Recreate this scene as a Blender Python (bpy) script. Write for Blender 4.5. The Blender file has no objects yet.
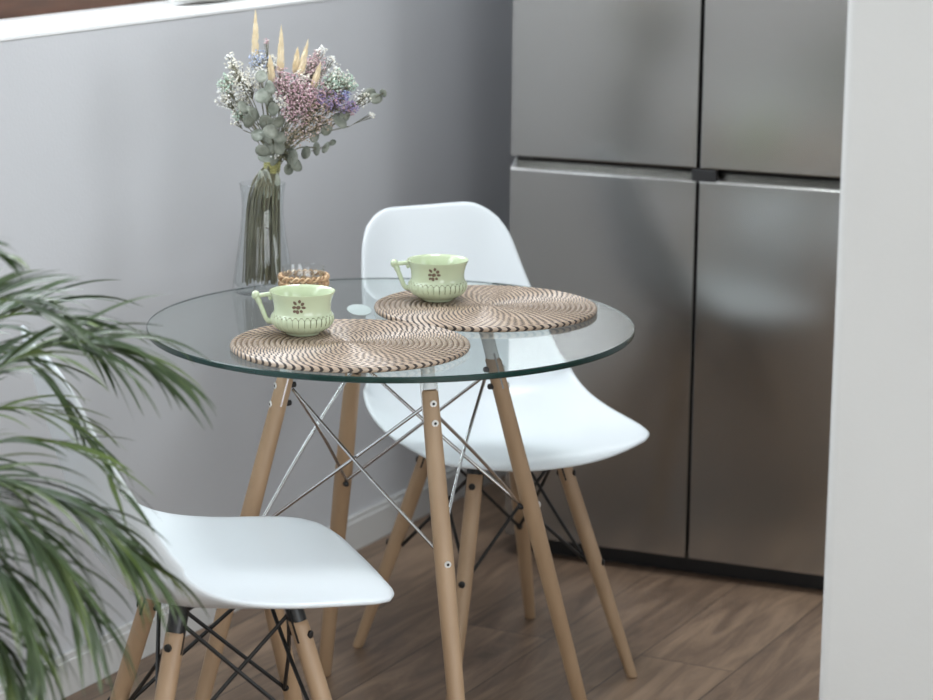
import bpy, bmesh, math, random
from math import sin, cos, pi, radians as R
from mathutils import Vector as V, Matrix

scene = bpy.context.scene
COL = scene.collection
rnd = random.Random(7)

# ------------------------------------------------------------------ materials
def mat(name, color=(.8, .8, .8), rough=.5, metal=0.0, spec=.5, coat=0.0, trans=0.0):
    m = bpy.data.materials.new(name); m.use_nodes = True
    b = m.node_tree.nodes['Principled BSDF']
    b.inputs['Base Color'].default_value = (*color, 1)
    b.inputs['Roughness'].default_value = rough
    b.inputs['Metallic'].default_value = metal
    b.inputs['Specular IOR Level'].default_value = spec
    b.inputs['Coat Weight'].default_value = coat
    return m

def nd(m, t, **kw):
    n = m.node_tree.nodes.new(t)
    for k, v in kw.items():
        if k in n.inputs: n.inputs[k].default_value = v
        else: setattr(n, k, v)
    return n
def lk(m, a, b): m.node_tree.links.new(a, b)

def noisy(name, c1, c2, scale=8, rough=.5, bump=0.0, bscale=60, stretch=(1, 1, 1), detail=4, **kw):
    """two close tones mixed by stretched noise, with a fine bump"""
    m = mat(name, c1, rough, **kw); b = m.node_tree.nodes['Principled BSDF']
    tc = nd(m, 'ShaderNodeTexCoord'); mp = nd(m, 'ShaderNodeMapping'); mp.inputs['Scale'].default_value = stretch
    lk(m, tc.outputs['Object'], mp.inputs['Vector'])
    n = nd(m, 'ShaderNodeTexNoise', Scale=scale, Detail=detail); lk(m, mp.outputs[0], n.inputs['Vector'])
    cr = nd(m, 'ShaderNodeValToRGB'); cr.color_ramp.elements[0].position = .3; cr.color_ramp.elements[1].position = .7
    cr.color_ramp.elements[0].color = (*c1, 1); cr.color_ramp.elements[1].color = (*c2, 1)
    lk(m, n.outputs['Fac'], cr.inputs['Fac']); lk(m, cr.outputs['Color'], b.inputs['Base Color'])
    if bump:
        n2 = nd(m, 'ShaderNodeTexNoise', Scale=bscale, Detail=3); lk(m, mp.outputs[0], n2.inputs['Vector'])
        bp = nd(m, 'ShaderNodeBump', Strength=bump, Distance=.002); lk(m, n2.outputs['Fac'], bp.inputs['Height'])
        lk(m, bp.outputs['Normal'], b.inputs['Normal'])
    return m

def clear(name, tint=(1, 1, 1), f0=.05, rough=0.0):
    """thin clear glass: see-through body, mirror reflection growing towards grazing angles"""
    m = bpy.data.materials.new(name); m.use_nodes = True; nt = m.node_tree
    nt.nodes.remove(nt.nodes['Principled BSDF']); out = nt.nodes['Material Output']
    t = nd(m, 'ShaderNodeBsdfTransparent'); t.inputs['Color'].default_value = (*tint, 1)
    g = nd(m, 'ShaderNodeBsdfGlossy'); g.inputs['Roughness'].default_value = rough
    ge = nd(m, 'ShaderNodeNewGeometry')
    d = nd(m, 'ShaderNodeVectorMath', operation='DOT_PRODUCT'); lk(m, ge.outputs['Normal'], d.inputs[0]); lk(m, ge.outputs['Incoming'], d.inputs[1])
    a = nd(m, 'ShaderNodeMath', operation='ABSOLUTE'); lk(m, d.outputs['Value'], a.inputs[0])
    s = nd(m, 'ShaderNodeMath', operation='SUBTRACT'); s.inputs[0].default_value = 1; lk(m, a.outputs[0], s.inputs[1])
    p = nd(m, 'ShaderNodeMath', operation='POWER'); lk(m, s.outputs[0], p.inputs[0]); p.inputs[1].default_value = 5
    q = nd(m, 'ShaderNodeMath', operation='MULTIPLY_ADD'); lk(m, p.outputs[0], q.inputs[0]); q.inputs[1].default_value = 1 - f0; q.inputs[2].default_value = f0
    mx = nd(m, 'ShaderNodeMixShader'); lk(m, q.outputs[0], mx.inputs['Fac']); lk(m, t.outputs[0], mx.inputs[1]); lk(m, g.outputs[0], mx.inputs[2])
    lk(m, mx.outputs[0], out.inputs['Surface'])
    return m

def see_through(name, tint):
    m = bpy.data.materials.new(name); m.use_nodes = True; nt = m.node_tree
    nt.nodes.remove(nt.nodes['Principled BSDF'])
    t = nd(m, 'ShaderNodeBsdfTransparent'); t.inputs['Color'].default_value = (*tint, 1)
    lk(m, t.outputs[0], nt.nodes['Material Output'].inputs['Surface'])
    return m

def floor_mat():
    m = mat('walnut_planks', rough=.42); b = m.node_tree.nodes['Principled BSDF']
    tc = nd(m, 'ShaderNodeTexCoord'); mp = nd(m, 'ShaderNodeMapping'); lk(m, tc.outputs['Object'], mp.inputs['Vector'])
    mp.inputs['Rotation'].default_value = (0, 0, -R(60.52))
    br = nd(m, 'ShaderNodeTexBrick'); lk(m, mp.outputs[0], br.inputs['Vector'])
    br.inputs['Scale'].default_value = 1; br.inputs['Brick Width'].default_value = 1.25; br.inputs['Row Height'].default_value = .19
    br.inputs['Mortar Size'].default_value = .0012; br.inputs['Mortar Smooth'].default_value = .1
    br.inputs['Color1'].default_value = (.0, .0, .0, 1); br.inputs['Color2'].default_value = (1, 1, 1, 1); br.inputs['Mortar'].default_value = (.2, .2, .2, 1)
    mp2 = nd(m, 'ShaderNodeMapping'); mp2.inputs['Scale'].default_value = (1.6, 11, 1); lk(m, mp.outputs[0], mp2.inputs['Vector'])
    off = nd(m, 'ShaderNodeVectorMath', operation='MULTIPLY_ADD'); lk(m, br.outputs['Color'], off.inputs[0]); off.inputs[1].default_value = (7, 3, 0); lk(m, mp2.outputs[0], off.inputs[2])
    n = nd(m, 'ShaderNodeTexNoise', Scale=1.6, Detail=8, Roughness=.65, Distortion=1.2); lk(m, off.outputs[0], n.inputs['Vector'])
    mixv = nd(m, 'ShaderNodeMath', operation='MULTIPLY_ADD'); lk(m, br.outputs['Color'], mixv.inputs[0]); mixv.inputs[1].default_value = .16; lk(m, n.outputs['Fac'], mixv.inputs[2])
    cr = nd(m, 'ShaderNodeValToRGB'); e = cr.color_ramp.elements
    e[0].position = .33; e[0].color = (.085, .056, .038, 1); e[1].position = .80; e[1].color = (.33, .225, .150, 1)
    x = e.new(.52); x.color = (.170, .113, .077, 1)
    lk(m, mixv.outputs[0], cr.inputs['Fac']); 
    dk = nd(m, 'ShaderNodeMix', data_type='RGBA'); dk.inputs[7].default_value = (.03, .02, .015, 1)
    lk(m, br.outputs['Fac'], dk.inputs[0]); lk(m, cr.outputs['Color'], dk.inputs[6]); lk(m, dk.outputs[2], b.inputs['Base Color'])
    bp = nd(m, 'ShaderNodeBump', Strength=.12, Distance=.002); lk(m, n.outputs['Fac'], bp.inputs['Height']); lk(m, bp.outputs[0], b.inputs['Normal'])
    return m

def steel_mat():
    m = mat('brushed_steel', (.46, .455, .44), .16, metal=1.0); b = m.node_tree.nodes['Principled BSDF']
    tc = nd(m, 'ShaderNodeTexCoord'); mp = nd(m, 'ShaderNodeMapping'); mp.inputs['Scale'].default_value = (300, 300, 2); lk(m, tc.outputs['Object'], mp.inputs['Vector'])
    n = nd(m, 'ShaderNodeTexNoise', Scale=1, Detail=2); lk(m, mp.outputs[0], n.inputs['Vector'])
    mr = nd(m, 'ShaderNodeMapRange'); mr.inputs['To Min'].default_value = .18; mr.inputs['To Max'].default_value = .20; lk(m, n.outputs['Fac'], mr.inputs['Value']); lk(m, mr.outputs[0], b.inputs['Roughness'])
    return m

M = dict(
    wall=noisy('grey_wall_paint', (.560, .568, .590), (.575, .583, .605), 5, .75, .15, 160),
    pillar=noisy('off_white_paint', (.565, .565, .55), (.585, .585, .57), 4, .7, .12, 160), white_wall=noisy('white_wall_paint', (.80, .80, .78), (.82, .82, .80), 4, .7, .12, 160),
    ceil=mat('ceiling_paint', (.82, .82, .80), .8),
    floor=floor_mat(),
    skirt=mat('white_skirting', (.62, .62, .61), .4),
    ledge=mat('white_ledge', (.86, .87, .87), .45),
    brown=noisy('brown_window_wood', (.060, .026, .014), (.10, .042, .022), 6, .45, stretch=(1, 1, 8)),
    steel=steel_mat(), dark=mat('black_plastic', (.012, .012, .013), .45), darker=mat('dark_recess', (.01, .01, .01), .7),
    body=mat('fridge_side', (.10, .10, .105), .5),
    glass_top=clear('tabletop_glass', (.92, .965, .95), .08), glass_under=see_through('tabletop_glass_under', (.985, .995, .99)),
    glass_edge=mat('green_glass_edge', (.004, .028, .023), .2, coat=.2),
    glass_rim=mat('green_glass_rim', (.006, .034, .028), .2, coat=.2),
    vase=clear('vase_glass', (.965, .975, .975), .035), cup_glass=clear('tumbler_glass', (.97, .98, .98), .08), pane=clear('window_glass', (1, 1, 1), .04),
    pad=mat('clear_plastic', (.80, .84, .85), .25),
    chrome=mat('chrome', (.72, .72, .73), .16, metal=1.0),
    zinc=mat('zinc_bolt', (.80, .79, .76), .42, metal=.6),
    beech=noisy('beech_wood', (.375, .248, .147), (.455, .310, .190), 3, .45, .08, 40, stretch=(9, 9, .9)),
    shell=mat('white_plastic', (.74, .785, .815), .33, spec=.5),
    wire=mat('black_steel_wire', (.012, .012, .012), .4),
    cup=noisy('pale_green_glaze', (.55, .63, .43), (.58, .66, .46), 12, .16, coat=.4), trimline=mat('grey_brown_glaze_line', (.16, .16, .09), .3),
    motif=mat('brown_painted_motif', (.17, .12, .085), .4), rimline=mat('dull_gold_rim', (.42, .45, .24), .3),
    coil=noisy('natural_coil', (.38, .285, .205), (.53, .41, .31), 26, .24, spec=.9), stitch=mat('dark_stitch', (.035, .024, .020), .5),
    rattan_brown=noisy('rattan_brown', (.36, .21, .11), (.52, .34, .19), 30, .5), rattan=noisy('rattan', (.50, .32, .17), (.74, .54, .34), 30, .5),
    stem=noisy('dried_stem', (.115, .112, .070), (.23, .22, .145), 20, .7), tie=noisy('yellow_green_tie', (.30, .30, .11), (.42, .40, .17), 30, .6),
    euca=noisy('eucalyptus_leaf', (.15, .170, .135), (.33, .350, .300), 60, .5), paleleaf=noisy('pale_dry_leaf', (.30, .33, .27), (.45, .47, .40), 25, .6),
    wheat=noisy('dried_grass_head', (.82, .69, .46), (.90, .80, .60), 60, .8),
    f_white=mat('cream_flower', (.80, .77, .68), .7), f_pink=mat('mauve_flower', (.56, .36, .41), .7), f_pale=mat('pale_pink_flower', (.68, .54, .54), .7),
    f_purple=mat('lilac_flower', (.33, .27, .46), .7), f_blue=mat('blue_flower', (.40, .47, .64), .7), f_mint=mat('mint_flower', (.50, .63, .53), .7),
    f_brown=mat('tan_flower', (.42, .34, .25), .7), f_deep=mat('deep_blue_flower', (.15, .17, .36), .7), f_snow=mat('white_flower', (.84, .84, .82), .7),
    leaf=noisy('palm_leaf', (.030, .058, .022), (.072, .115, .040), 9, .36, spec=.6), leaf2=noisy('palm_leaf_light', (.10, .16, .04), (.17, .23, .07), 9, .36, spec=.6),
    rachis=mat('palm_stalk', (.13, .20, .05), .5), soil=noisy('soil', (.02, .014, .01), (.05, .035, .025), 40, .9), pot=noisy('grey_pot', (.30, .29, .28), (.34, .33, .32), 10, .6),
    cloth=noisy('white_cloth', (.80, .78, .74), (.86, .85, .82), 30, .8),
)

def open_back(m):
    nt = m.node_tree; b = nt.nodes['Principled BSDF']; out = nt.nodes['Material Output']
    ge = nd(m, 'ShaderNodeNewGeometry'); t = nd(m, 'ShaderNodeBsdfTransparent'); t.inputs['Color'].default_value = (.93, .965, .95, 1)
    mx = nd(m, 'ShaderNodeMixShader'); lk(m, ge.outputs['Backfacing'], mx.inputs['Fac']); lk(m, b.outputs[0], mx.inputs[1]); lk(m, t.outputs[0], mx.inputs[2]); lk(m, mx.outputs[0], out.inputs['Surface'])
open_back(M['glass_edge'])

# ------------------------------------------------------------------ mesh helpers
class MB:
    def __init__(s): s.v, s.f, s.m = [], [], []
    def add(s, vs, fs, mi=0):
        o = len(s.v); s.v += [tuple(p) for p in vs]
        for f in fs: s.f.append([i + o for i in f]); s.m.append(mi)
    def grid(s, rows, mi=0, cu=False, cv=False):
        """rows: list of equal-length rings of points"""
        o = len(s.v); n = len(rows[0]); k = len(rows)
        for r in rows: s.v += [tuple(p) for p in r]
        for i in range(k if cv else k - 1):
            for j in range(n if cu else n - 1):
                a, b = i, (i + 1) % k; c, d = j, (j + 1) % n
                s.f.append([o + a * n + c, o + a * n + d, o + b * n + d, o + b * n + c]); s.m.append(mi(i, j) if callable(mi) else mi)
    def cap(s, ring, mi=0, flip=False):
        o = len(s.v); s.v += [tuple(p) for p in ring]; f = list(range(o, o + len(ring)))
        s.f.append(f[::-1] if flip else f); s.m.append(mi)
    def tube(s, pts, rad, n=10, mi=0, caps=True):
        pts = [V(p) for p in pts]; rows = []
        rads = rad if isinstance(rad, (list, tuple)) else [rad] * len(pts)
        up = None
        for i, p in enumerate(pts):
            t = (pts[min(i + 1, len(pts) - 1)] - pts[max(i - 1, 0)]).normalized()
            if up is None: up = t.orthogonal().normalized()
            a = (up - t * up.dot(t)).normalized(); up = a; b = t.cross(a)
            rows.append([p + (a * cos(2 * pi * k / n) + b * sin(2 * pi * k / n)) * rads[i] for k in range(n)])
        s.grid(rows, mi, cu=True)
        if caps: s.cap(rows[0], mi, True); s.cap(rows[-1], mi)
    def box(s, c, h, mi=0, rot=None):
        c = V(c); vs = []
        for x in (-1, 1):
            for y in (-1, 1):
                for z in (-1, 1):
                    p = V((x * h[0], y * h[1], z * h[2])); vs.append(c + (rot @ p if rot else p))
        s.add(vs, [(0, 1, 3, 2), (4, 6, 7, 5), (0, 4, 5, 1), (2, 3, 7, 6), (0, 2, 6, 4), (1, 5, 7, 3)], mi)
    def lathe(s, prof, n=48, mi=0, rf=None, c=(0, 0, 0), cap0=False, cap1=False):
        rows = []
        for i, (r, z) in enumerate(prof):
            rows.append([(c[0] + (r + (rf(i, 2 * pi * k / n) if rf else 0)) * cos(2 * pi * k / n), c[1] + (r + (rf(i, 2 * pi * k / n) if rf else 0)) * sin(2 * pi * k / n), c[2] + z) for k in range(n)])
        s.grid(rows, mi, cu=True)
        if cap0: s.cap(rows[0], mi if not callable(mi) else 0, True)
        if cap1: s.cap(rows[-1], mi if not callable(mi) else 0)
    def ball(s, c, r, mi=0, sq=1.0):
        t = (1 + 5 ** .5) / 2; k = r / (1 + t * t) ** .5
        P = [(-1, t, 0), (1, t, 0), (-1, -t, 0), (1, -t, 0), (0, -1, t), (0, 1, t), (0, -1, -t), (0, 1, -t), (t, 0, -1), (t, 0, 1), (-t, 0, -1), (-t, 0, 1)]
        F = [(0, 11, 5), (0, 5, 1), (0, 1, 7), (0, 7, 10), (0, 10, 11), (1, 5, 9), (5, 11, 4), (11, 10, 2), (10, 7, 6), (7, 1, 8), (3, 9, 4), (3, 4, 2), (3, 2, 6), (3, 6, 8), (3, 8, 9), (4, 9, 5), (2, 4, 11), (6, 2, 10), (8, 6, 7), (9, 8, 1)]
        s.add([(c[0] + x * k, c[1] + y * k, c[2] + z * k * sq) for x, y, z in P], F, mi)
    def build(s, name, mats, parent=None, smooth=True, angle=40, bevel=0, bseg=2, sub=0, solid=0, loc=(0, 0, 0), rz=0):
        me = bpy.data.meshes.new(name); me.from_pydata(s.v, [], s.f); me.update()
        for m in (mats if isinstance(mats, (list, tuple)) else [mats]): me.materials.append(m)
        for p, mi in zip(me.polygons, s.m): p.material_index = mi; p.use_smooth = smooth
        bm = bmesh.new(); bm.from_mesh(me); bmesh.ops.remove_doubles(bm, verts=bm.verts, dist=1e-6)
        bmesh.ops.recalc_face_normals(bm, faces=bm.faces)
        if smooth:
            ca = R(angle)
            for e in bm.edges:
                if len(e.link_faces) == 2 and e.calc_face_angle(0) > ca: e.smooth = False
        bm.to_mesh(me); bm.free()
        o = bpy.data.objects.new(name, me); COL.objects.link(o)
        o.location = loc; o.rotation_euler = (0, 0, rz)
        if parent: o.parent = parent
        if solid: md = o.modifiers.new('solid', 'SOLIDIFY'); md.thickness = solid; md.offset = 0
        if bevel: md = o.modifiers.new('bevel', 'BEVEL'); md.width = bevel; md.segments = bseg; md.limit_method = 'ANGLE'; md.angle_limit = R(40)
        if sub: md = o.modifiers.new('sub', 'SUBSURF'); md.levels = sub; md.render_levels = sub
        return o

def thing(name, label, cat, loc=(0, 0, 0), rz=0, group=None):
    o = bpy.data.objects.new(name, None); COL.objects.link(o); o.empty_display_size = .05
    o.location = loc; o.rotation_euler = (0, 0, rz); o['label'] = label; o['category'] = cat
    if group: o['group'] = group
    return o
def tag(o, label, cat, group=None):
    o['label'] = label; o['category'] = cat
    if group: o['group'] = group
    return o
def struct(o, label=None, cat=None):
    o['kind'] = 'structure'
    if label: o['label'] = label; o['category'] = cat
    return o
def copy_tree(o, parent=None):
    c = o.copy(); COL.objects.link(c)
    if parent: c.parent = parent
    for ch in [x for x in bpy.data.objects if x.parent == o]: copy_tree(ch, c)
    return c
def spline(pts, k=6):
    """Catmull-Rom through the points"""
    P = [V(p) for p in pts]; P = [P[0] * 2 - P[1]] + P + [P[-1] * 2 - P[-2]]; out = []
    for i in range(1, len(P) - 2):
        for j in range(k):
            t = j / k; a, b, c, d = P[i - 1:i + 3]
            out.append(.5 * ((2 * b) + (c - a) * t + (2 * a - 5 * b + 4 * c - d) * t * t + (3 * b - a - 3 * c + d) * t ** 3))
    return out + [P[-2]]

# ------------------------------------------------------------------ the room
# room axes: s runs along the grey half wall, n leads away from it into the room
O0 = V((-.7066, 0, 0)); WA = math.atan(.5652); DS = V((sin(WA), cos(WA), 0)); DN = V((cos(WA), -sin(WA), 0))
def W(s, n, z=0): return O0 + DS * s + DN * n + V((0, 0, z))
def slab(s0, s1, n0, n1, z0, z1, mb=None):
    mb = mb or MB()
    vs = [W(s, n, z) for s in (s0, s1) for n in (n0, n1) for z in (z0, z1)]
    mb.add(vs, [(0, 1, 3, 2), (4, 6, 7, 5), (0, 4, 5, 1), (2, 3, 7, 6), (0, 2, 6, 4), (1, 5, 7, 3)])
    return mb
S0, S1, N1, H = -5.6, 2.3, 4.3, 2.6
LEDGE = 1.187
struct(slab(S0 - .2, S1 + .2, -.5, N1 + .2, -.1, 0).build('floor', M['floor'], smooth=False), 'dark walnut plank floor', 'floor')
struct(slab(S0 - .2, S1 + .2, -.5, N1 + .2, H, H + .1).build('ceiling', M['ceil'], smooth=False), 'white ceiling', 'ceiling')
w = slab(S0, S1, -.45, -.012, 0, LEDGE - .008)                       # half wall under the window
slab(S0, S1, -.45, -.012, 2.32, H, w); slab(S0, -3.2, -.45, -.012, LEDGE - .008, 2.32, w); slab(1.75, S1, -.45, -.012, LEDGE - .008, 2.32, w)
struct(w.build('wall_left', M['wall'], smooth=False), 'light grey painted half wall under the window', 'wall')
struct(slab(-3.2, 1.75, -.45, -.010, LEDGE - .008, LEDGE).build('trim_1', M['ledge'], smooth=False, bevel=.002), 'bright white window ledge on the grey half wall', 'ledge')
b = slab(S0, S1, -.012, 0, 0, .066); slab(S0, S1, -.012, -.004, .066, .078, b)
struct(b.build('baseboard_left', M['skirt'], smooth=False, bevel=.0015), 'white skirting board along the grey wall', 'skirting')
struct(slab(S1, S1 + .12, -.45, N1, 0, H).build('wall_back', M['wall'], smooth=False), 'grey wall behind the fridge', 'wall')
w = slab(S0, -4.7, N1, N1 + .12, 0, H); slab(-1.0, .15, N1, N1 + .12, 0, H, w); slab(1.55, S1, N1, N1 + .12, 0, H, w); slab(.15, 1.55, N1, N1 + .12, 0, .95, w); slab(.15, 1.55, N1, N1 + .12, 2.3, H, w); slab(-4.7, -1.0, N1, N1 + .12, 2.3, H, w); slab(-4.7, -1.0, N1, N1 + .12, 0, .12, w)
struct(w.build('wall_side', M['white_wall'], smooth=False), 'white wall of the room to the right', 'wall')
w = slab(S0 - .12, S0, -.45, N1, 0, .9); slab(S0 - .12, S0, -.45, N1, 2.25, H, w); slab(S0 - .12, S0, -.45, .5, .9, 2.25, w); slab(S0 - .12, S0, 3.6, N1, .9, 2.25, w)
struct(w.build('wall_front', M['white_wall'], smooth=False), 'white wall behind the viewer', 'wall')
struct(slab(-.16, -.03, 1.551, N1, 0, H).build('wall_right', M['pillar'], smooth=False, bevel=.016, bseg=4), 'white partition wall filling the right edge of the view', 'wall')

def window(name, label, s0, s1, n0, n1, z0, z1, along_s, mull, fmat):
    fr = MB(); t = .045
    def bar(a0, a1, zz0, zz1):
        if along_s: slab(a0, a1, n0, n1, zz0, zz1, fr)
        else: slab(s0, s1, a0, a1, zz0, zz1, fr)
    A0, A1 = (s0, s1) if along_s else (n0, n1)
    bar(A0, A1, z0, z0 + t * 1.6); bar(A0, A1, z1 - t, z1); bar(A0, A0 + t, z0 + t * 1.6, z1 - t); bar(A1 - t, A1, z0 + t * 1.6, z1 - t)
    for q in mull: bar(q - t / 2, q + t / 2, z0 + t * 1.6, z1 - t)
    root = struct(fr.build(name, fmat, smooth=False, bevel=.004), label, 'window')
    p = MB()
    if along_s:
        nm = (n0 + n1) / 2; slab(A0 + t, A1 - t, nm - .003, nm + .003, z0 + t * 1.6, z1 - t, p)
    else:
        sm = (s0 + s1) / 2; slab(sm - .003, sm + .003, A0 + t, A1 - t, z0 + t * 1.6, z1 - t, p)
    p.build('pane', M['pane'], root, smooth=False)
window('window_1', 'brown wooden window frame behind the white ledge', -3.2, 1.75, -.29, -.222, LEDGE, 2.32, True, [-1.6, .1], M['brown'])
window('added_window_2', 'unseen white framed window behind the viewer, added for fill light', S0 - .09, S0 - .03, .5, 3.6, .9, 2.25, False, [2.05], M['ledge'])  # unseen window, added as an opening for the rear fill
window('added_window_3', 'unseen tall white framed window added in the right wall to light the grey wall', -4.7, -1.0, N1 + .03, N1 + .09, .12, 2.3, True, [-2.85], M['ledge'])  # unseen window, added so light from the right reaches the grey wall
window('added_window_4', 'unseen white framed window added in the right wall for fill on the kitchen side', .15, 1.55, N1 + .03, N1 + .09, .95, 2.3, True, [.85], M['ledge'])  # unseen window, added to brighten the far part of the grey wall

# ------------------------------------------------------------------ fridge
FA = R(-25); FP = (.7174, .8725, 0)
fr = thing('refrigerator', 'large brushed steel four door fridge against the back wall', 'fridge', FP, FA)
XL, XG, XR, FD = -.522, -.115, .300, .62
b = MB(); b.box(((XL + XR) / 2, .035 + FD / 2, .93), ((XR - XL) / 2 - .006, FD / 2 - .03, .875)); b.build('body', M['body'], fr, smooth=False, bevel=.004)
b = MB(); b.box(((XL + XR) / 2, .06 + .02, .0205), ((XR - XL) / 2 - .006, .03, .0205)); b.build('kickplate', M['dark'], fr, smooth=False)
b = MB(); b.box(((XL + XR) / 2, .05, .8535), ((XR - XL) / 2 - .008, .012, .012)); b.build('recess', M['darker'], fr, smooth=False)
for nm, x0, x1 in (('upper_door', XL, XG - .0035), ('upper_door', XG + .0035, XR)):
    b = MB(); b.box(((x0 + x1) / 2, .0275, (.859 + 1.80) / 2), ((x1 - x0) / 2, .0275, (1.80 - .859) / 2)); b.build(nm, M['steel'], fr, bevel=.003, smooth=False)
for nm, x0, x1 in (('lower_door', XL, XG - .0035), ('lower_door', XG + .0035, XR)):
    prof = [(.0, .046), (.0, .832), (.004, .836), (.024, .851), (.055, .851), (.055, .046)]
    b = MB(); r0 = [(x0, y, z) for y, z in prof]; r1 = [(x1, y, z) for y, z in prof]
    b.grid([r0, r1], cu=True); b.cap(r0); b.cap(r1, flip=True); b.build(nm, M['steel'], fr, bevel=.0013, smooth=False)
b = MB(); b.box((XG + .012, .008, .8435), (.026, .007, .0145)); b.build('hinge_cover', M['dark'], fr, smooth=False, bevel=.002)
b = MB(); b.box((XL + .02, .030, .8535), (.015, .006, .006)); b.build('hinge_cover', M['dark'], fr, smooth=False, bevel=.001)

# ------------------------------------------------------------------ glass table
TH, TR = .735, .40
tb = thing('dining_table', 'round clear glass table with four beech legs and crossed chrome rods', 'table')
b = MB(); n = 128
prof = [(TR - .0015, TH), (TR, TH - .0015), (TR, TH - .0042), (TR, TH - .0085), (TR - .0015, TH - .010)]
b.lathe(prof, n, mi=lambda i, j: 3 if i == 1 else 2)
b.cap([((TR - .0015) * cos(2 * pi * k / n), (TR - .0015) * sin(2 * pi * k / n), TH) for k in range(n)], 0)
b.cap([((TR - .0015) * cos(2 * pi * k / n), (TR - .0015) * sin(2 * pi * k / n), TH - .010) for k in range(n)], 1, True)
b.build('tabletop', [M['glass_top'], M['glass_under'], M['glass_edge'], M['glass_rim']], tb, angle=25)
LA = -1.2291; ZT = .662
def leg_r(z): return .1716 + (.363 - .1716) * (1 - z / .695)
def leg_rad(z):
    if z > .4: return .0158 - (.0158 - .0138) * (z - .4) / .26
    return .0125 + (.0158 - .0125) * z / .4
for k in range(4):
    a = LA + k * pi / 2; u = V((cos(a), sin(a), 0)); t = V((-sin(a), cos(a), 0))
    ax = lambda z, off=0.0: u * (leg_r(z) + off) + V((0, 0, z))
    b = MB(); zs = [0, .003, .1, .2, .3, .4, .5, .6, ZT - .004, ZT]
    rows = []
    for z in zs:
        rr = leg_rad(z) - (.002 if z in (0, ZT) else 0)
        rows.append([ax(z) + u * rr * cos(2 * pi * j / 20) + t * rr * sin(2 * pi * j / 20) for j in range(20)])
    b.grid(rows, cu=True); b.cap(rows[0], flip=True); b.cap(rows[-1])
    leg = b.build('leg', M['beech'], tb)
    axis = (ax(.7) - ax(.5)).normalized(); nrm = axis.cross(t).normalized(); rot = Matrix((t, nrm, axis)).transposed()
    b = MB(); b.box(ax(.642), (.0146, .0014, .032), rot=rot); b.build('bracket_plate', M['chrome'], leg, smooth=False)
    for z in (.643, .613, .398):                                    # outer bolts and inner caps
        o_ = u * 1.0 if True else 0
        b = MB(); c0 = ax(z, leg_rad(z) - .001)
        b.tube([c0, c0 + u * .0022], .0056, 16)
        b.build('bolt_head', M['zinc'], leg)
        b = MB(); b.tube([c0 + u * .0020, c0 + u * .0026], .0024, 8); b.build('bolt_socket', M['dark'], leg)
        b = MB(); c1 = ax(z, -leg_rad(z) + .001); b.tube([c1, c1 - u * .004, c1 - u * .0075, c1 - u * .009], [.0052, .0052, .0045, .002], 14); b.build('bolt_cap', M['dark'], leg)
    b = MB(); top = ax(ZT, 0)
    b.tube([top, ax(.700), ax(.717), ax(.7222), ax(.7249)], [.0112, .0112, .013, .020, .021], 24); b.build('glass_pad', M['pad'], tb)
for k in range(4):                                                  # two crossed rods between every pair of neighbouring legs
    for d in (1, -1):
        a0 = LA + k * pi / 2; a1 = a0 + d * pi / 2
        u0, u1 = V((cos(a0), sin(a0), 0)), V((cos(a1), sin(a1), 0))
        p0 = u0 * (leg_r(.632) - .020) + V((0, 0, .634)); p1 = u1 * (leg_r(.405) - .0185) + V((0, 0, .405))
        sh = u0.cross(u1) * 0.0
        bend = (u0 + u1) * (.0035 if d == 1 else -.0035)
        b = MB(); b.tube(spline([p0, p0.lerp(p1, .5) + bend, p1], 6), .0030, 10); b.build('cross_rod', M['chrome'], tb)

# ------------------------------------------------------------------ chairs
def rr_scale(u, t, cu, ct):
    """how far to pull a point of the unit square in so that the square gets rounded corners (radii cu, ct)"""
    m = max(abs(u), abs(t))
    if m < 1e-9: return 1
    a, c = abs(u) / m, abs(t) / m; lo, hi = .5, 1.0
    def inside(k):
        x, y = a * k, c * k
        if x <= 1 - cu or y <= 1 - ct: return x <= 1 and y <= 1
        return ((x - (1 - cu)) / cu) ** 2 + ((y - (1 - ct)) / ct) ** 2 <= 1
    if inside(1.0): return 1
    for _ in range(30):
        mid = (lo + hi) / 2
        if inside(mid): lo = mid
        else: hi = mid
    return lo
SHELL = [  # y (forward), z, half width, curl of the sides
    (.235, .431, .206, .003), (.215, .446, .220, .004), (.165, .452, .228, .007), (.10, .450, .235, .014), (.03, .443, .239, .027), (-.04, .438, .241, .046),
    (-.10, .441, .242, .068), (-.150, .458, .239, .086), (-.185, .496, .231, .088), (-.207, .55, .217, .078), (-.225, .615, .200, .062), (-.243, .68, .183, .044), (-.260, .745, .167, .032), (-.272, .795, .155, .024), (-.279, .826, .148, .020)]
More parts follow.
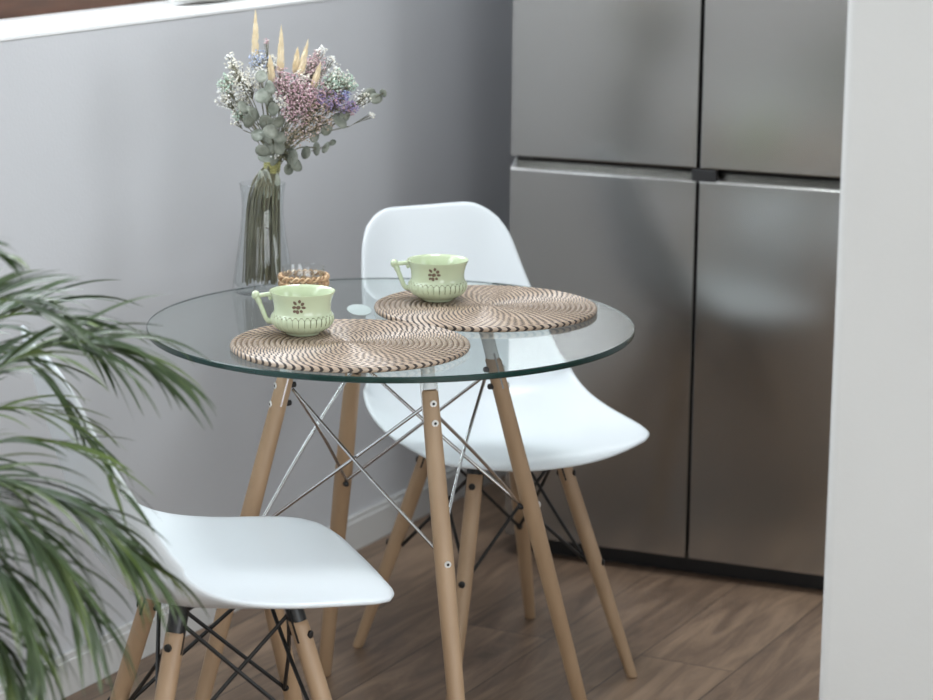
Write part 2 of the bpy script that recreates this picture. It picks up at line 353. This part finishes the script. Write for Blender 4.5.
def make_shell(root):
    P = spline([V((y, z, 0)) for y, z, w_, c in SHELL], 10); Wd = spline([V((w_, c, 0)) for y, z, w_, c in SHELL], 10)
    L = [0]
    for i in range(1, len(P)): L.append(L[-1] + (P[i] - P[i - 1]).length)
    def at(s):
        s = max(0, min(1, s)) * L[-1]
        i = next((i for i in range(1, len(L)) if L[i] >= s - 1e-9), len(L) - 1); f = (s - L[i - 1]) / (L[i] - L[i - 1])
        p = P[i - 1].lerp(P[i], f); tg = (P[min(i + 1, len(P) - 1)] - P[max(i - 2, 0)]).normalized(); q = Wd[i - 1].lerp(Wd[i], f)
        return p, tg, q
    nu, nt = 24, 44; rows = []
    for i in range(nt + 1):
        row = []
        for j in range(nu + 1):
            u = -1 + 2 * j / nu; t = -1 + 2 * i / nt
            k = rr_scale(u, t, .48 if t > 0 else .92, .20 if t > 0 else .19); u *= k; t *= k
            p, tg, q = at((t + 1) / 2)
            nrm = V((-tg.y, tg.x, 0))                                # towards the sitter
            if nrm.y < 0 and tg.x < -.5: nrm = -nrm
            cv = q.y * (abs(u) ** 2.6)
            yz = p + V((tg.y, -tg.x, 0)) * cv
            row.append((u * q.x * (1 - .10 * (q.y / .09) * abs(u) ** 3), yz.x, yz.y))
        rows.append(row)
    b = MB(); b.grid(rows)
    return b.build('seat_shell', M['shell'], root, solid=.009, sub=1, angle=180)
CT, CB, CZ = .0951, .1893, .38
def make_chair(label, group):
    root = thing('dining_chair', label, 'chair', group=group)
    make_shell(root)
    sp = lambda z: CT + (CB - CT) * (1 - z / CZ)
    ztop = .400
    for sx, sy in ((1, 1), (-1, 1), (-1, -1), (1, -1)):
        ax = lambda z, off=0.0: V((sx * (sp(z) + off * .7071), sy * (sp(z) + off * .7071), z))
        u = V((sx, sy, 0)).normalized(); t = V((-u.y, u.x, 0))
        b = MB(); rows = []
        for z in (0, .003, .1, .2, .3, ztop - .012, ztop - .004, ztop):
            rr = .0105 + .0045 * min(1, z / .22); rr -= .003 if z in (0, ztop) else 0
            rows.append([ax(z) + u * rr * cos(2 * pi * j / 18) + t * rr * sin(2 * pi * j / 18) for j in range(18)])
        b.grid(rows, cu=True); b.cap(rows[0], flip=True); b.cap(rows[-1])
        leg = b.build('leg', M['beech'], root)
        axis = (ax(.36) - ax(.2)).normalized(); nrm = axis.cross(t).normalized(); rot = Matrix((t, nrm, axis)).transposed()
        b = MB(); b.box(ax(.398), (.0156, .0016, .032), rot=rot)
        b.tube([ax(.396), ax(.408), ax(.424)], [.0135, .0135, .0135], 14)
        b.build('leg_bracket', M['wire'], root, angle=30)
        for z in (.379, .214):
            for sgn in (1, -1):
                b = MB(); c0 = ax(z, sgn * .0135); b.tube([c0, c0 + u * sgn * .003, c0 + u * sgn * .004], [.0062, .0062, .0045], 14); b.build('bolt_cap', M['wire'], leg)
    arms = MB()
    for sx, sy in ((1, 1), (-1, 1), (-1, -1), (1, -1)):
        u = V((sx, sy, 0)).normalized(); s_ = sp(.422)
        c = V((sx * s_, sy * s_, .422)); zt = {1: .434, -1: .428}[sy]
        arms.tube([c + u * .012 + V((0, 0, .001)), c, V((sx * .055, sy * .06, .424)), V((sx * .012, sy * .012, .4245))], .006, 8)
        arms.tube([V((sx * .085, sy * .085, .424)), V((sx * .085, sy * .085, zt + .010))], .014, 12)
    arms.box((0, 0, .4245), (.03, .03, .004))
    arms.build('seat_mount', M['wire'], root, angle=30)
    cs = [V((1, 1, 0)), V((-1, 1, 0)), V((-1, -1, 0)), V((1, -1, 0))]
    for k in range(4):
        for d in (1, -1):
            c0, c1 = cs[k], cs[(k + d) % 4]
            p0 = c0 * (sp(.405) - .009) + V((0, 0, .405)); p1 = c1 * (sp(.214) - .012) + V((0, 0, .214))
            bend = (c0 + c1) * (.0016 if d == 1 else -.0016)
            b = MB(); b.tube(spline([p0, p0.lerp(p1, .5) + bend, p1], 5), .0032, 8); b.build('cross_wire', M['wire'], root)
    return root
ch = make_chair('white plastic shell chair behind the glass table, facing the viewer', 'white shell dining chairs')
ch2 = copy_tree(ch)
ch.location = (.1918, .4135, 0); ch.rotation_euler = (0, 0, R(-63.28) - pi / 2)
ch2.location = (-.249, -.4645, 0); ch2.rotation_euler = (0, 0, R(16.64) - pi / 2)
ch2['label'] = 'white plastic shell chair in front of the table, beside the palm, facing right'

# ------------------------------------------------------------------ placemats
def make_mat(label, swirl, jit):
    b = MB(); RM, p = .188, .0088; K = 8; ph = 0
    for k in range(21):
        r0 = RM - p * .5 - k * p
        N = 80 if r0 > .105 else (56 if r0 > .06 else (32 if r0 > .03 else 14))
        ph += swirl + rnd.uniform(-jit, jit); rows = []
        for j in range(N * K):
            th = 2 * pi * (j / K + ph) / N; row = []
            for q in range(8):
                an = 2 * pi * q / 8; dth = .80 / N * 2 * pi * cos(an)
                rr = r0 + p * .54 * cos(an)
                row.append((rr * cos(th + dth), rr * sin(th + dth), .0053 + .0053 * sin(an)))
            rows.append(row)
        b.grid(rows, mi=lambda i, j: 1 if i % K < 3 else 0, cu=True, cv=True)
    return tag(b.build('placemat', [M['coil'], M['stitch']], angle=180), label, 'placemat', 'round woven placemats')
pm = make_mat('round coiled placemat nearest the viewer, under the front cup', .45, .30)
pm.location = (-.064, -.199, TH); pm.scale = (1, .955, 1)
pm2 = make_mat('round coiled placemat at the back right, near the chair back', .30, .10)
pm2.location = (.159, .098, TH); pm2.scale = (1, .955, 1)

# ------------------------------------------------------------------ teacups
def make_cup(label):
    root = thing('teacup', label, 'cup', group='pale green teacups')
    prof = [(.0255, 0), (.027, .0015), (.0275, .003), (.034, .0055), (.0425, .0105), (.0478, .0165), (.0498, .0225), (.0491, .0275), (.0485, .0285), (.0479, .0295), (.0471, .0305), (.0462, .0315), (.0454, .0325), (.0447, .0343), (.0441, .039), (.0447, .046), (.0465, .053), (.0490, .0595), (.0508, .0632), (.0510, .0645), (.0500, .0645),
            (.0478, .060), (.0452, .053), (.0434, .046), (.0426, .039), (.0432, .034), (.0465, .027), (.0480, .022), (.045, .015), (.036, .009), (.02, .0065), (.002, .006)]
    prof = [(r * 1.02, z * 1.075) for r, z in prof]; I1 = 20
    NR = 32; n = NR * 12; lob = {4: .5, 5: .9, 6: 1, 7: .9, 8: .85, 9: .75, 10: .55, 11: .3}
    arc = {8: (2, 10), 9: (3, 9), 10: (4, 5, 6, 7, 8)}
    def rf(i, th):
        if i not in lob: return 0
        return -.0015 * lob[i] * (1 - abs(sin(NR * th / 2))) ** 3
    def mi(i, j):
        j = j % 12
        if i in (5, 6) and j == 0: return 1
        if i == 7 and j in (0, 1, 11): return 1
        if i in arc and j in arc[i]: return 1
        if i == I1 - 1: return 2
        return 0
    b = MB(); b.lathe(prof, n, mi=mi, rf=rf, cap0=True); b.cap([(.00204 * cos(2 * pi * k / n), .00204 * sin(2 * pi * k / n), .00645) for k in range(n)])
    b.build('bowl', [M['cup'], M['trimline'], M['rimline']], root, angle=70)
    h = MB()
    h.tube(spline([(-.046, 0, .0618), (-.055, 0, .0618), (-.066, 0, .0602), (-.0735, 0, .058)], 5), [.0042] * 6 + [.0036] * 10, 12)
    h.tube(spline([(-.0735, 0, .059), (-.068, 0, .0473), (-.062, 0, .0322), (-.0565, 0, .021), (-.048, 0, .018)], 5), [.0048] * 5 + [.0038] * 11 + [.0045] * 5, 12)
    h.lathe([(.0005, -.0075), (.0045, -.006), (.0066, -.002), (.0066, .002), (.0045, .0055), (.0005, .007)], 14, c=(-.0745, 0, .0607))
    h.lathe([(.0005, -.004), (.0035, -.002), (.0035, .002), (.0005, .004)], 10, c=(-.0508, 0, .0564))
    h.build('handle', M['cup'], root, angle=60)
    def motif(ph, name):                                            # small painted sprig of leaves on the wall of the bowl
        f = MB()
        def surf(du, z):                                            # a point on the wall, du metres round and z up
            zz = [q[1] for q in prof[12:20]]; rs = [q[0] for q in prof[12:20]]
            i = max(0, min(len(zz) - 2, sum(1 for q in zz if q <= z) - 1)); t = (z - zz[i]) / (zz[i + 1] - zz[i]); r = rs[i] + (rs[i + 1] - rs[i]) * t + .0004
            a = ph + du / r; return V((r * cos(a), r * sin(a), z))
        for (cx, cz, L, wd, an) in ((0, .0475, .0050, .0030, .4), (.0045, .0515, .0046, .0024, .9), (-.0035, .0525, .0050, .0022, 2.2), (.0015, .0545, .0042, .0022, 1.4), (-.0045, .0475, .0046, .0024, 3.4), (.0055, .0475, .0046, .0022, -.1),
                                    (-.001, .0425, .0048, .0026, -1.4), (.0030, .0432, .0036, .0022, -.8), (-.0042, .0430, .0036, .0022, 3.9)):
            ring = []
            for q in range(10):
                x = L * .5 * cos(2 * pi * q / 10); y = wd * .72 * sin(2 * pi * q / 10)
                ring.append(surf(1.5 * (cx + x * cos(an) - y * sin(an)), .0522 + 1.45 * (cz - .0485 + x * sin(an) + y * cos(an))))
            f.cap(ring)
        f.build(name, M['motif'], root, solid=.0003, smooth=False)
    motif(-pi / 2, 'painted_sprig'); motif(pi - .62, 'painted_sprig')
    return root
cup = make_cup('pale green fluted teacup on the front placemat'); cup2 = copy_tree(cup)
MZ = TH + .0106
cup.location = (-.141, -.138, MZ); cup.rotation_euler = (0, 0, -.10)
cup2.location = (.0785, .140, MZ); cup2.rotation_euler = (0, 0, -.16)
cup2['label'] = 'pale green fluted teacup on the back placemat, in front of the chair back'

# ------------------------------------------------------------------ tumbler with rattan sleeve
tu = thing('tumbler', 'small glass tumbler in a woven rattan sleeve behind the front cup', 'glass', (-.146, .068, TH))
b = MB(); b.lathe([(.030, 0), (.032, .002), (.0345, .04), (.0358, .0790), (.0354, .0800), (.0343, .0800), (.0336, .0785), (.0325, .04), (.030, .007), (.002, .006)], 48, cap0=True)
b.build('glass_cup', M['cup_glass'], tu)
b = MB()
for k in range(6):
    z0 = .0075 + k * .0112; R0 = .0352 + .0036 * (z0 / .08) + .0016
    for strand in (0, 1):
        P_ = []
        for j in range(160):
            th = 2 * pi * j / 160; ph = 13 * th + strand * pi + k * 1.3
            P_.append((V(((R0 + .0014 * cos(ph)) * cos(th), (R0 + .0014 * cos(ph)) * sin(th), z0 + .0031 * sin(ph))), V((cos(th), sin(th), 0))))
        b.grid([[p + u * .0024 * cos(2 * pi * q / 7) + V((0, 0, .0024 * sin(2 * pi * q / 7))) for q in range(7)] for p, u in P_], mi=strand, cu=True, cv=True)
for k in range(16):
    th = 2 * pi * k / 16; u = V((cos(th), sin(th), 0)); b.tube([u * .0362 + V((0, 0, .002)), u * .0386 + V((0, 0, .064))], .0016, 6)
b.build('rattan_sleeve', [M['rattan'], M['rattan_brown']], tu, angle=180)

# ------------------------------------------------------------------ vase and dried bouquet
VX, VY = -.2235, .262
vs = MB()
VP = [(.050, 0), (.0525, .002), (.0535, .006), (.0525, .018), (.0490, .042), (.0440, .075), (.0395, .105), (.0365, .135), (.0358, .155), (.0370, .172), (.0400, .190)]
vs.lathe(VP + [(.0395, .1908), (.0386, .190)] + [(r - .0022, z) for r, z in VP[-2:2:-1]] + [(.047, .012), (.030, .0105), (.001, .010)], 64, cap0=True)
tag(vs.build('flower_vase', M['vase'], loc=(VX, VY, TH)), 'waisted clear glass vase holding dried flowers', 'vase')

bq = thing('dried_flower_bouquet', 'tied bouquet of dried pastel flowers, grass heads and eucalyptus in the glass vase', 'bouquet', (VX, VY, TH + .012))
def cm(x, z, y=0.0): return V((x * .01, y * .01, (22 + (z - 22) * .955) * .01 - .014))
TIE = cm(1.7, 22.2)
def stem_to(target, rad=.0011, name='stem', m='stem', parent=bq, foot=None):
    a = rnd.uniform(0, 2 * pi); q = .034 * rnd.random() ** .5
    ft = foot or V((q * cos(a) - .003, q * sin(a), rnd.uniform(.002, .02)))
    a2 = a + rnd.uniform(-.4, .4); k_ = (q / .034) * .0115; t0 = TIE + V((k_ * cos(a2), k_ * sin(a2), rnd.uniform(-.006, .006)))
    mid = V((q * .84 * cos(a2) + .003, q * .84 * sin(a2), .148 + rnd.uniform(-.01, .01)))
    md2 = t0.lerp(target, .5) + V((0, 0, .015))
    b = MB(); b.tube(spline([ft, mid, t0, md2, target], 5), rad, 6); return b.build(name, M[m], parent)
WHEAT = [(-1, 49.6, -1.1, 42.0, 1), (3.5, 47.1, 3.3, 39.4, -1), (7.9, 44.5, 6.6, 38.6, -1), (6.1, 42.7, 5.8, 38.8, 1), (1.6, 42.0, 1.9, 37.6, -2), (10.0, 40.6, 8.9, 36.6, -2)]
for x1, z1, x0, z0, y in WHEAT:
    p0, p1 = cm(x0, z0, y), cm(x1, z1, y * 1.3); ax = (p1 - p0).normalized()
    b = MB(); b.tube([p0.lerp(p1, t) for t in (0, .08, .3, .55, .78, .92, 1.04)], [.001, .0036, .0047, .0043, .0030, .0016, .0002], 10)
    for k in range(110):
        t = rnd.random(); c = p0.lerp(p1, t * .96); a = rnd.uniform(0, 2 * pi); d = ax.orthogonal().normalized(); d.rotate(Matrix.Rotation(a, 3, ax))
        rr = .0047 * (1.02 - t ** 2.4); s0 = c + d * rr * .7
        b.tube([s0, s0 + d * .0022 * (1.1 - t * t) + ax * .005, s0 + d * .0030 * (1.02 - t * t) + ax * .0115], [.0009, .0008, .0001], 4)
    b.build('grass_head', M['wheat'], bq); stem_to(p0)
ALT = dict(f_white='f_snow', f_snow='f_white', f_pink='f_pale', f_pale='f_pink', f_purple='f_pink', f_blue='f_snow', f_mint='f_white', f_brown='f_pale', f_deep='f_blue')
SPRAYS = [ # x, z, y, radius, material, blossoms
    (-4.9, 41.1, 0, 1.5, 'f_white', 16), (-4.0, 38.6, 1, 2.0, 'f_white', 38), (-2.3, 37.6, -1, 2.1, 'f_white', 48), (-6.2, 34.8, -1, 1.9, 'f_snow', 46), (-4.0, 34.3, 1, 2.3, 'f_white', 50), (-4.6, 30.6, 0, 1.1, 'f_snow', 16),
    (-6.1, 37.4, -1, 1.6, 'f_mint', 46), (-3.8, 32.0, -2, 1.2, 'f_mint', 20), (-.2, 41.2, 0, 1.8, 'f_blue', 60), (-.1, 39.4, -2, 1.1, 'f_snow', 18), (.9, 44.8, 0, .5, 'f_pale', 6), (1.9, 41.0, 1, 1.3, 'f_snow', 20),
    (4.7, 37.0, -3, 2.6, 'f_pink', 95), (6.6, 35.0, -4, 2.9, 'f_pink', 120), (3.4, 38.2, -1, 1.9, 'f_pale', 50), (8.6, 39.6, 0, 2.3, 'f_pale', 80), (9.4, 41.4, 1, 1.6, 'f_pale', 40), (8.4, 36.0, -3, 2.6, 'f_pink', 90), (6.2, 32.9, -5, 2.5, 'f_pink', 80), (9.1, 32.7, -4, 2.4, 'f_brown', 60),
    (10.8, 34.8, -3, 2.0, 'f_purple', 70), (13.3, 34.2, -2, 1.9, 'f_purple', 70), (15.5, 33.0, -1, 1.2, 'f_purple', 34), (11.7, 37.0, -1, 2.1, 'f_mint', 80), (13.8, 37.6, 0, 2.0, 'f_mint', 70), (15.2, 37.0, 1, 1.3, 'f_mint', 30),
    (12.6, 39.4, 1, 1.3, 'f_snow', 20), (11.9, 41.4, 1, .7, 'f_snow', 9), (10.3, 43.0, 1, .9, 'f_snow', 12), (17.2, 34.6, 0, 1.5, 'f_snow', 28), (18.8, 31.6, 0, .6, 'f_snow', 6), (14.4, 35.4, -2, .9, 'f_deep', 22),
    (8.2, 30.0, -4, 2.3, 'f_brown', 46), (10.8, 30.9, -3, 1.9, 'f_brown', 40), (6.0, 28.6, -4, 1.9, 'f_brown', 30), (2.4, 24.8, -3, .8, 'f_snow', 10), (7.0, 38.2, -2, 1.6, 'f_white', 26), (3.6, 35.0, -5, 1.4, 'f_white', 18)]
for x, z, y, r, m, nb in SPRAYS:
    c = cm(x, z, y); b = MB(); base = c.lerp(TIE, .22)
    for k in range(int(nb * 2.6)):
        d = V((rnd.gauss(0, 1), rnd.gauss(0, 1), rnd.gauss(0, 1))).normalized() * (rnd.random() ** .45) * r * .0112
        p = c + d; s = rnd.uniform(.0010, .0021) * (1.15 if m in ('f_white', 'f_snow') else 1)
        b.ball(p, s, 2 if rnd.random() < .3 else 0, rnd.uniform(.75, 1.1))
        if rnd.random() < .35: b.tube([base + (c - base) * rnd.random() * .5, p], .00045, 3, mi=1, caps=False)
    b.build('flower_spray', [M[m], M['stem'], M[ALT[m]]], bq); stem_to(base, .0009)
def leaf_disc(b, c, L, wd, nrm, axis, cup_=.15):
    axis = (axis - nrm * axis.dot(nrm)).normalized(); sd = nrm.cross(axis); K = 12
    ring = []; inner = []
    for q in range(K):
        a = 2 * pi * q / K; x = cos(a) * L * .5; y = sin(a) * wd * .5 * (1 + .12 * cos(a))
        ring.append(c + axis * x + sd * y + nrm * cup_ * L * (.3 * sin(a) ** 2)); inner.append(c + (axis * x + sd * y) * .45)
    b.grid([ring, inner], cu=True); b.cap(inner)
def rdir(): return V((rnd.gauss(0, 1), rnd.gauss(0, 1), rnd.gauss(0, 1))).normalized()
SPRIGS = [ # leaves: x, z, y, length
    [(.2, 38.9, -4, 2.4), (1.7, 37.0, -5, 2.4), (.4, 35.6, -5, 2.8), (1.5, 34.6, -4, 2.4), (2.2, 33.2, -5, 2.2)],
    [(-1.4, 32.4, -5, 2.7), (1.0, 31.2, -6, 2.8), (3.0, 31.0, -5, 2.6), (1.8, 29.3, -6, 2.8), (-.5, 28.6, -5, 2.7), (3.4, 28.2, -5, 2.6), (1.0, 28.0, -6, 2.6)],
    [(1.4, 26.0, -4, 2.7), (3.0, 26.4, -4, 2.6), (.3, 25.6, -4, 2.4), (2.3, 24.0, -3, 2.4), (.8, 24.4, -3, 2.6)],
    [(7.6, 25.0, -2, 2.6), (9.4, 25.7, -2, 2.3), (11.0, 26.0, -2, 2.0), (12.2, 26.8, -2, 1.2)],
    [(5.2, 24.2, -2, 3.0), (6.0, 22.8, -2, 2.6), (4.6, 22.0, -1, 2.2)],
    [(19.6, 34.6, 0, 2.3), (20.9, 35.6, 0, 1.7), (18.6, 35.6, 0, 1.9), (17.4, 35.0, 0, 1.9)],
    [(13.5, 30.8, -2, 2.8), (14.2, 31.4, -1, 2.2), (11.2, 29.4, -3, 2.2), (9.0, 28.2, -3, 2.4)],
    [(-3.0, 33.2, -3, 2.4), (-1.9, 31.0, -4, 2.6), (-3.6, 31.6, -2, 1.8)]]
for sp_ in SPRIGS:
    b = MB(); pts = [cm(x, z, y) for x, z, y, L in sp_]
    ctr = sum(pts, V()) / len(pts)
    for (x, z, y, L), p in zip(sp_, pts):
        n_ = (V((rnd.uniform(-1.3, 1.3), -1.0, rnd.uniform(-.7, 1.1)))).normalized()
        leaf_disc(b, p, L * .0112, L * rnd.uniform(.0080, .0102), n_, rdir(), rnd.uniform(-.3, .5))
        b.tube([p, p.lerp(ctr, .5).lerp(TIE, .15)], .0006, 4, mi=1, caps=False)
    b.build('eucalyptus_sprig', [M['euca'], M['stem']], bq, solid=.0004, angle=180); stem_to(ctr, .0012)
for k in range(54):                                                 # the bundle of bare stems in the vase
    a = 2 * pi * k / 54 + rnd.uniform(-.2, .2)
    stem_to(TIE + V((rnd.uniform(-.02, .035), rnd.uniform(-.03, .01), rnd.uniform(.01, .05))), rnd.uniform(.0009, .0022))
for k in range(16):                                                 # leaves caught between the stems
    z = rnd.uniform(12.5, 20.5); x = rnd.uniform(-1.3, 2.2) - (20 - z) * .08; y = rnd.uniform(-2.2, .8)
    b = MB(); leaf_disc(b, cm(x + .3, z, y), rnd.uniform(.022, .036), rnd.uniform(.010, .018), V((rnd.uniform(-.6, .6), -1, rnd.uniform(-.2, .5))).normalized(), V((rnd.uniform(-.5, .5), 0, -1)).normalized())
    b.build('dry_leaf', M['paleleaf' if k % 3 else 'euca'], bq, solid=.0004, angle=180)
b = MB()
for k in range(5):
    z = 21.2 + k * .45
    b.lathe([(.0125, -.003), (.0150, 0), (.0125, .003)], 20, c=(TIE.x - .0012 * (k - 3) * -.4, TIE.y, cm(0, z).z), rf=lambda i, th: .0012 * sin(5 * th + k))
b.build('tie', M['tie'], bq)

# ------------------------------------------------------------------ potted palm
pl = thing('potted_palm', 'feathery green potted palm arching in from the left edge', 'plant', (-.88, -1.0, 0))
PO = V((-.88, -1.0, 0))
b = MB(); b.lathe([(.095, 0), (.10, .006), (.125, .27), (.13, .30), (.12, .30), (.112, .27)], 40, cap0=True); b.build('pot', M['pot'], pl)
b = MB(); b.lathe([(.114, .268), (.08, .276), (.03, .279), (.001, .28)], 30); b.build('soil', M['soil'], pl)
FRONDS = [
    ([(-0.687, -0.814, 0.731), (-0.605, -0.818, 0.82), (-0.53, -0.83, 0.867), (-0.464, -0.836, 0.85), (-0.42, -0.84, 0.792)], .12, 11, 1.0, 0),
    ([(-0.646, -1.015, 0.758), (-0.58, -1.004, 0.908), (-0.523, -1.005, 0.958), (-0.468, -1.004, 0.971), (-0.42, -1.0, 0.948)], .13, 16, .6, 0),
    ([(-0.646, -0.956, 0.742), (-0.541, -0.959, 0.84), (-0.452, -0.961, 0.896), (-0.371, -0.961, 0.908), (-0.303, -0.958, 0.878)], .165, 26, 1.0, 0),
    ([(-0.681, -0.844, 0.738), (-0.59, -0.821, 0.854), (-0.512, -0.811, 0.908), (-0.44, -0.813, 0.909), (-0.381, -0.825, 0.866)], .150, 24, .8, 0),
    ([(-0.657, -0.905, 0.715), (-0.567, -0.893, 0.785), (-0.49, -0.89, 0.807), (-0.426, -0.895, 0.795), (-0.381, -0.904, 0.761)], .115, 10, .9, 1),
    ([(-0.634, -1.017, 0.72), (-0.533, -1.024, 0.75), (-0.445, -1.04, 0.739), (-0.371, -1.051, 0.704), (-0.315, -1.063, 0.656)], .175, 30, 1.3, 0),
    ([(-0.623, -1.072, 0.723), (-0.536, -1.08, 0.75), (-0.461, -1.099, 0.724), (-0.407, -1.112, 0.672), (-0.37, -1.126, 0.613)], .165, 28, 1.3, 0),
    ([(-0.648, -1.085, 0.663), (-0.57, -1.112, 0.652), (-0.502, -1.133, 0.615), (-0.465, -1.145, 0.568), (-0.449, -1.158, 0.509)], .12, 20, 1.4, 0),
    ([(-0.636, -1.101, 0.843), (-0.599, -1.084, 0.974), (-0.551, -1.072, 1.039), (-0.503, -1.071, 1.051), (-0.462, -1.075, 1.039)], .07, 14, .8, 0),
    ([(-0.65, -0.94, 0.711), (-0.548, -0.932, 0.762), (-0.447, -0.932, 0.775), (-0.383, -0.939, 0.753), (-0.345, -0.949, 0.714)], .11, 8, .7, 1),
    ([(-0.612, -1.128, 0.726), (-0.538, -1.143, 0.718), (-0.477, -1.163, 0.687), (-0.435, -1.177, 0.629), (-0.417, -1.19, 0.571)], .14, 26, 1.4, 0),
    ([(-.84, -.86, .70), (-.80, -.78, .82), (-.74, -.72, .84), (-.70, -.68, .78)], .10, 14, 1.0, 0),
    ([(-.91, -1.2, .70), (-.90, -1.32, .83), (-.90, -1.42, .85), (-.90, -1.5, .79)], .14, 20, 1.0, 0),
    ([(-.80, -1.2, .72), (-.76, -1.32, .80), (-.72, -1.42, .78), (-.70, -1.5, .70)], .12, 18, 1.0, 0)]
def leaflet(b, p, d, side_up, L, wd, droop, mi=0):
    """a narrow pointed blade with a shallow V section that bends down under its weight"""
    K = 9; pos = V(p); d = d.normalized(); rows = []; tw = rnd.uniform(-.5, .5)
    for i in range(K + 1):
        t = i / K; w_ = wd * .5 * min(1, .35 + 3.2 * t) * (1 - t ** 1.9) + .0002
        sd = d.cross(V((0, 0, 1))); sd = sd.normalized() if sd.length > 1e-3 else V((1, 0, 0))
        sd.rotate(Matrix.Rotation(tw * (1 + t), 3, d)); nr = sd.cross(d)
        rows.append([pos - sd * w_ + nr * w_ * .25, pos, pos + sd * w_ + nr * w_ * .25])
        d = (d + V((0, 0, -1)) * droop * (.35 + t) / K).normalized(); pos = pos + d * L / K
    b.grid(rows, mi)
for ctrl, LL, NL, dr, tone in FRONDS:
    loc = [V(p) - PO for p in ctrl]
    base = V((loc[0].x * .18 + rnd.uniform(-.02, .02), loc[0].y * .18 + rnd.uniform(-.02, .02), .265))
    full = spline([base, base.lerp(loc[0], .55) + V((-.03 * (1 if loc[0].x > 0 else -1), 0, .05))] + loc, 8)
    b = MB(); m_ = len(full); b.tube(full, [.0042 - .0034 * i / (m_ - 1) for i in range(m_)], 7, mi=2)
    rach = spline(loc, 14); nr_ = len(rach)
    NL = int(NL * 1.35)
    for k in range(NL):
        t = .04 + .96 * k / (NL - 1); f = t * (nr_ - 1); i = min(int(f), nr_ - 2); p = rach[i].lerp(rach[i + 1], f - i); tg = (rach[i + 1] - rach[i]).normalized()
        sd = tg.cross(V((0, 0, 1))).normalized()
        for s in (1, -1):
            L = LL * (.55 + .45 * sin(pi * min(1, .18 + t * .75))) * rnd.uniform(.75, 1.2)
            d = tg * rnd.uniform(.65, 1.1) + sd * s * rnd.uniform(.35, .75) * (1.1 - t * .6) + V((0, 0, rnd.uniform(-.1, .35)))
            leaflet(b, p, d, 0, L, rnd.uniform(.006, .0105), dr * rnd.uniform(.7, 1.6), 1 if rnd.random() < (.55 if tone else .16) else 0)
    b.build('frond', [M['leaf'], M['leaf2'], M['rachis']], pl, angle=180)

# ------------------------------------------------------------------ small thing on the ledge
b = MB(); rows = []
for i in range(9):
    t = i / 8; row = []
    for q in range(12):
        a = 2 * pi * q / 12; rr = .03 * (1 + .12 * sin(3 * a + i)) * (sin(pi * (.08 + .84 * t)) ** .4)
        row.append(W(.80 + .26 * t, -.125 + rr * 1.4 * cos(a), LEDGE + .0005 + max(0, .030 * .9 + rr * .9 * sin(a) - .0 )))
    rows.append(row)
b.grid(rows, cu=True); b.cap(rows[0], flip=True); b.cap(rows[-1])
tag(b.build('folded_cloth', M['cloth'], sub=1, angle=180), 'rolled white cloth lying on the bright window ledge', 'cloth')

# ------------------------------------------------------------------ daylight and added fill lights
wd = bpy.data.worlds.new('sky'); scene.world = wd; wd.use_nodes = True
bg = wd.node_tree.nodes['Background']; bg.inputs['Color'].default_value = (.80, .90, 1.0, 1); bg.inputs['Strength'].default_value = 1.6
def area(name, loc, direction, sx, sy, power, color):
    l = bpy.data.lights.new(name, 'AREA'); l.shape = 'RECTANGLE'; l.size = sx; l.size_y = sy; l.energy = power; l.color = color
    o = bpy.data.objects.new(name, l); COL.objects.link(o); o.location = loc
    o.rotation_euler = V(direction).to_track_quat('-Z', 'Y').to_euler(); return o
area('window_daylight', W(-.7, -.48, 1.95), DN + V((0, 0, -.25)), 4.4, 1.0, 130, (.88, .95, 1.0))
area('added_rear_fill', W(S0 - .2, 2.05, 1.6), DS + V((0, 0, -.1)), 3.0, 1.3, 46, (1.0, .98, .95))  # added fill from behind the viewer for grey wall and partition
area('added_overhead_fill', W(.62, .72, 2.56), (0, 0, -1), .5, .5, 36, (.93, .97, 1.0))  # added overhead fill for the wall corner by the fridge, no known lamp
area('added_kitchen_fill', W(.85, N1 + .2, 1.65), -DN, 1.35, 1.25, 34, (.92, .97, 1.0))  # added fill from the kitchen side for the wall's far end
area('added_side_fill', W(-2.85, N1 + .2, 1.25), -DN, 3.6, 2.1, 158, (.95, .98, 1.0))  # added fill from the right, brightens the grey half wall

# ------------------------------------------------------------------ camera
cd = bpy.data.cameras.new('camera'); cam = bpy.data.objects.new('camera', cd); COL.objects.link(cam)
r_, u_, b_ = V((.9995, -.0288, .0093)), V((-.0029, .2151, .9766)), V((-.0301, -.9762, .2149))
cam.matrix_world = Matrix(((r_.x, u_.x, b_.x, 0), (r_.y, u_.y, b_.y, -4.03), (r_.z, u_.z, b_.z, 1.576), (0, 0, 0, 1)))
cd.sensor_width = 36; cd.lens = 2500 / 933 * 36; cd.clip_start = .05
cd.dof.use_dof = True; cd.dof.focus_distance = 3.92; cd.dof.aperture_fstop = 4.2
scene.camera = cam
scene.view_settings.view_transform = 'Standard'; scene.view_settings.look = 'None'; scene.view_settings.exposure = -.65; scene.view_settings.gamma = 1
scene.cycles.max_bounces = 12; scene.cycles.transparent_max_bounces = 24
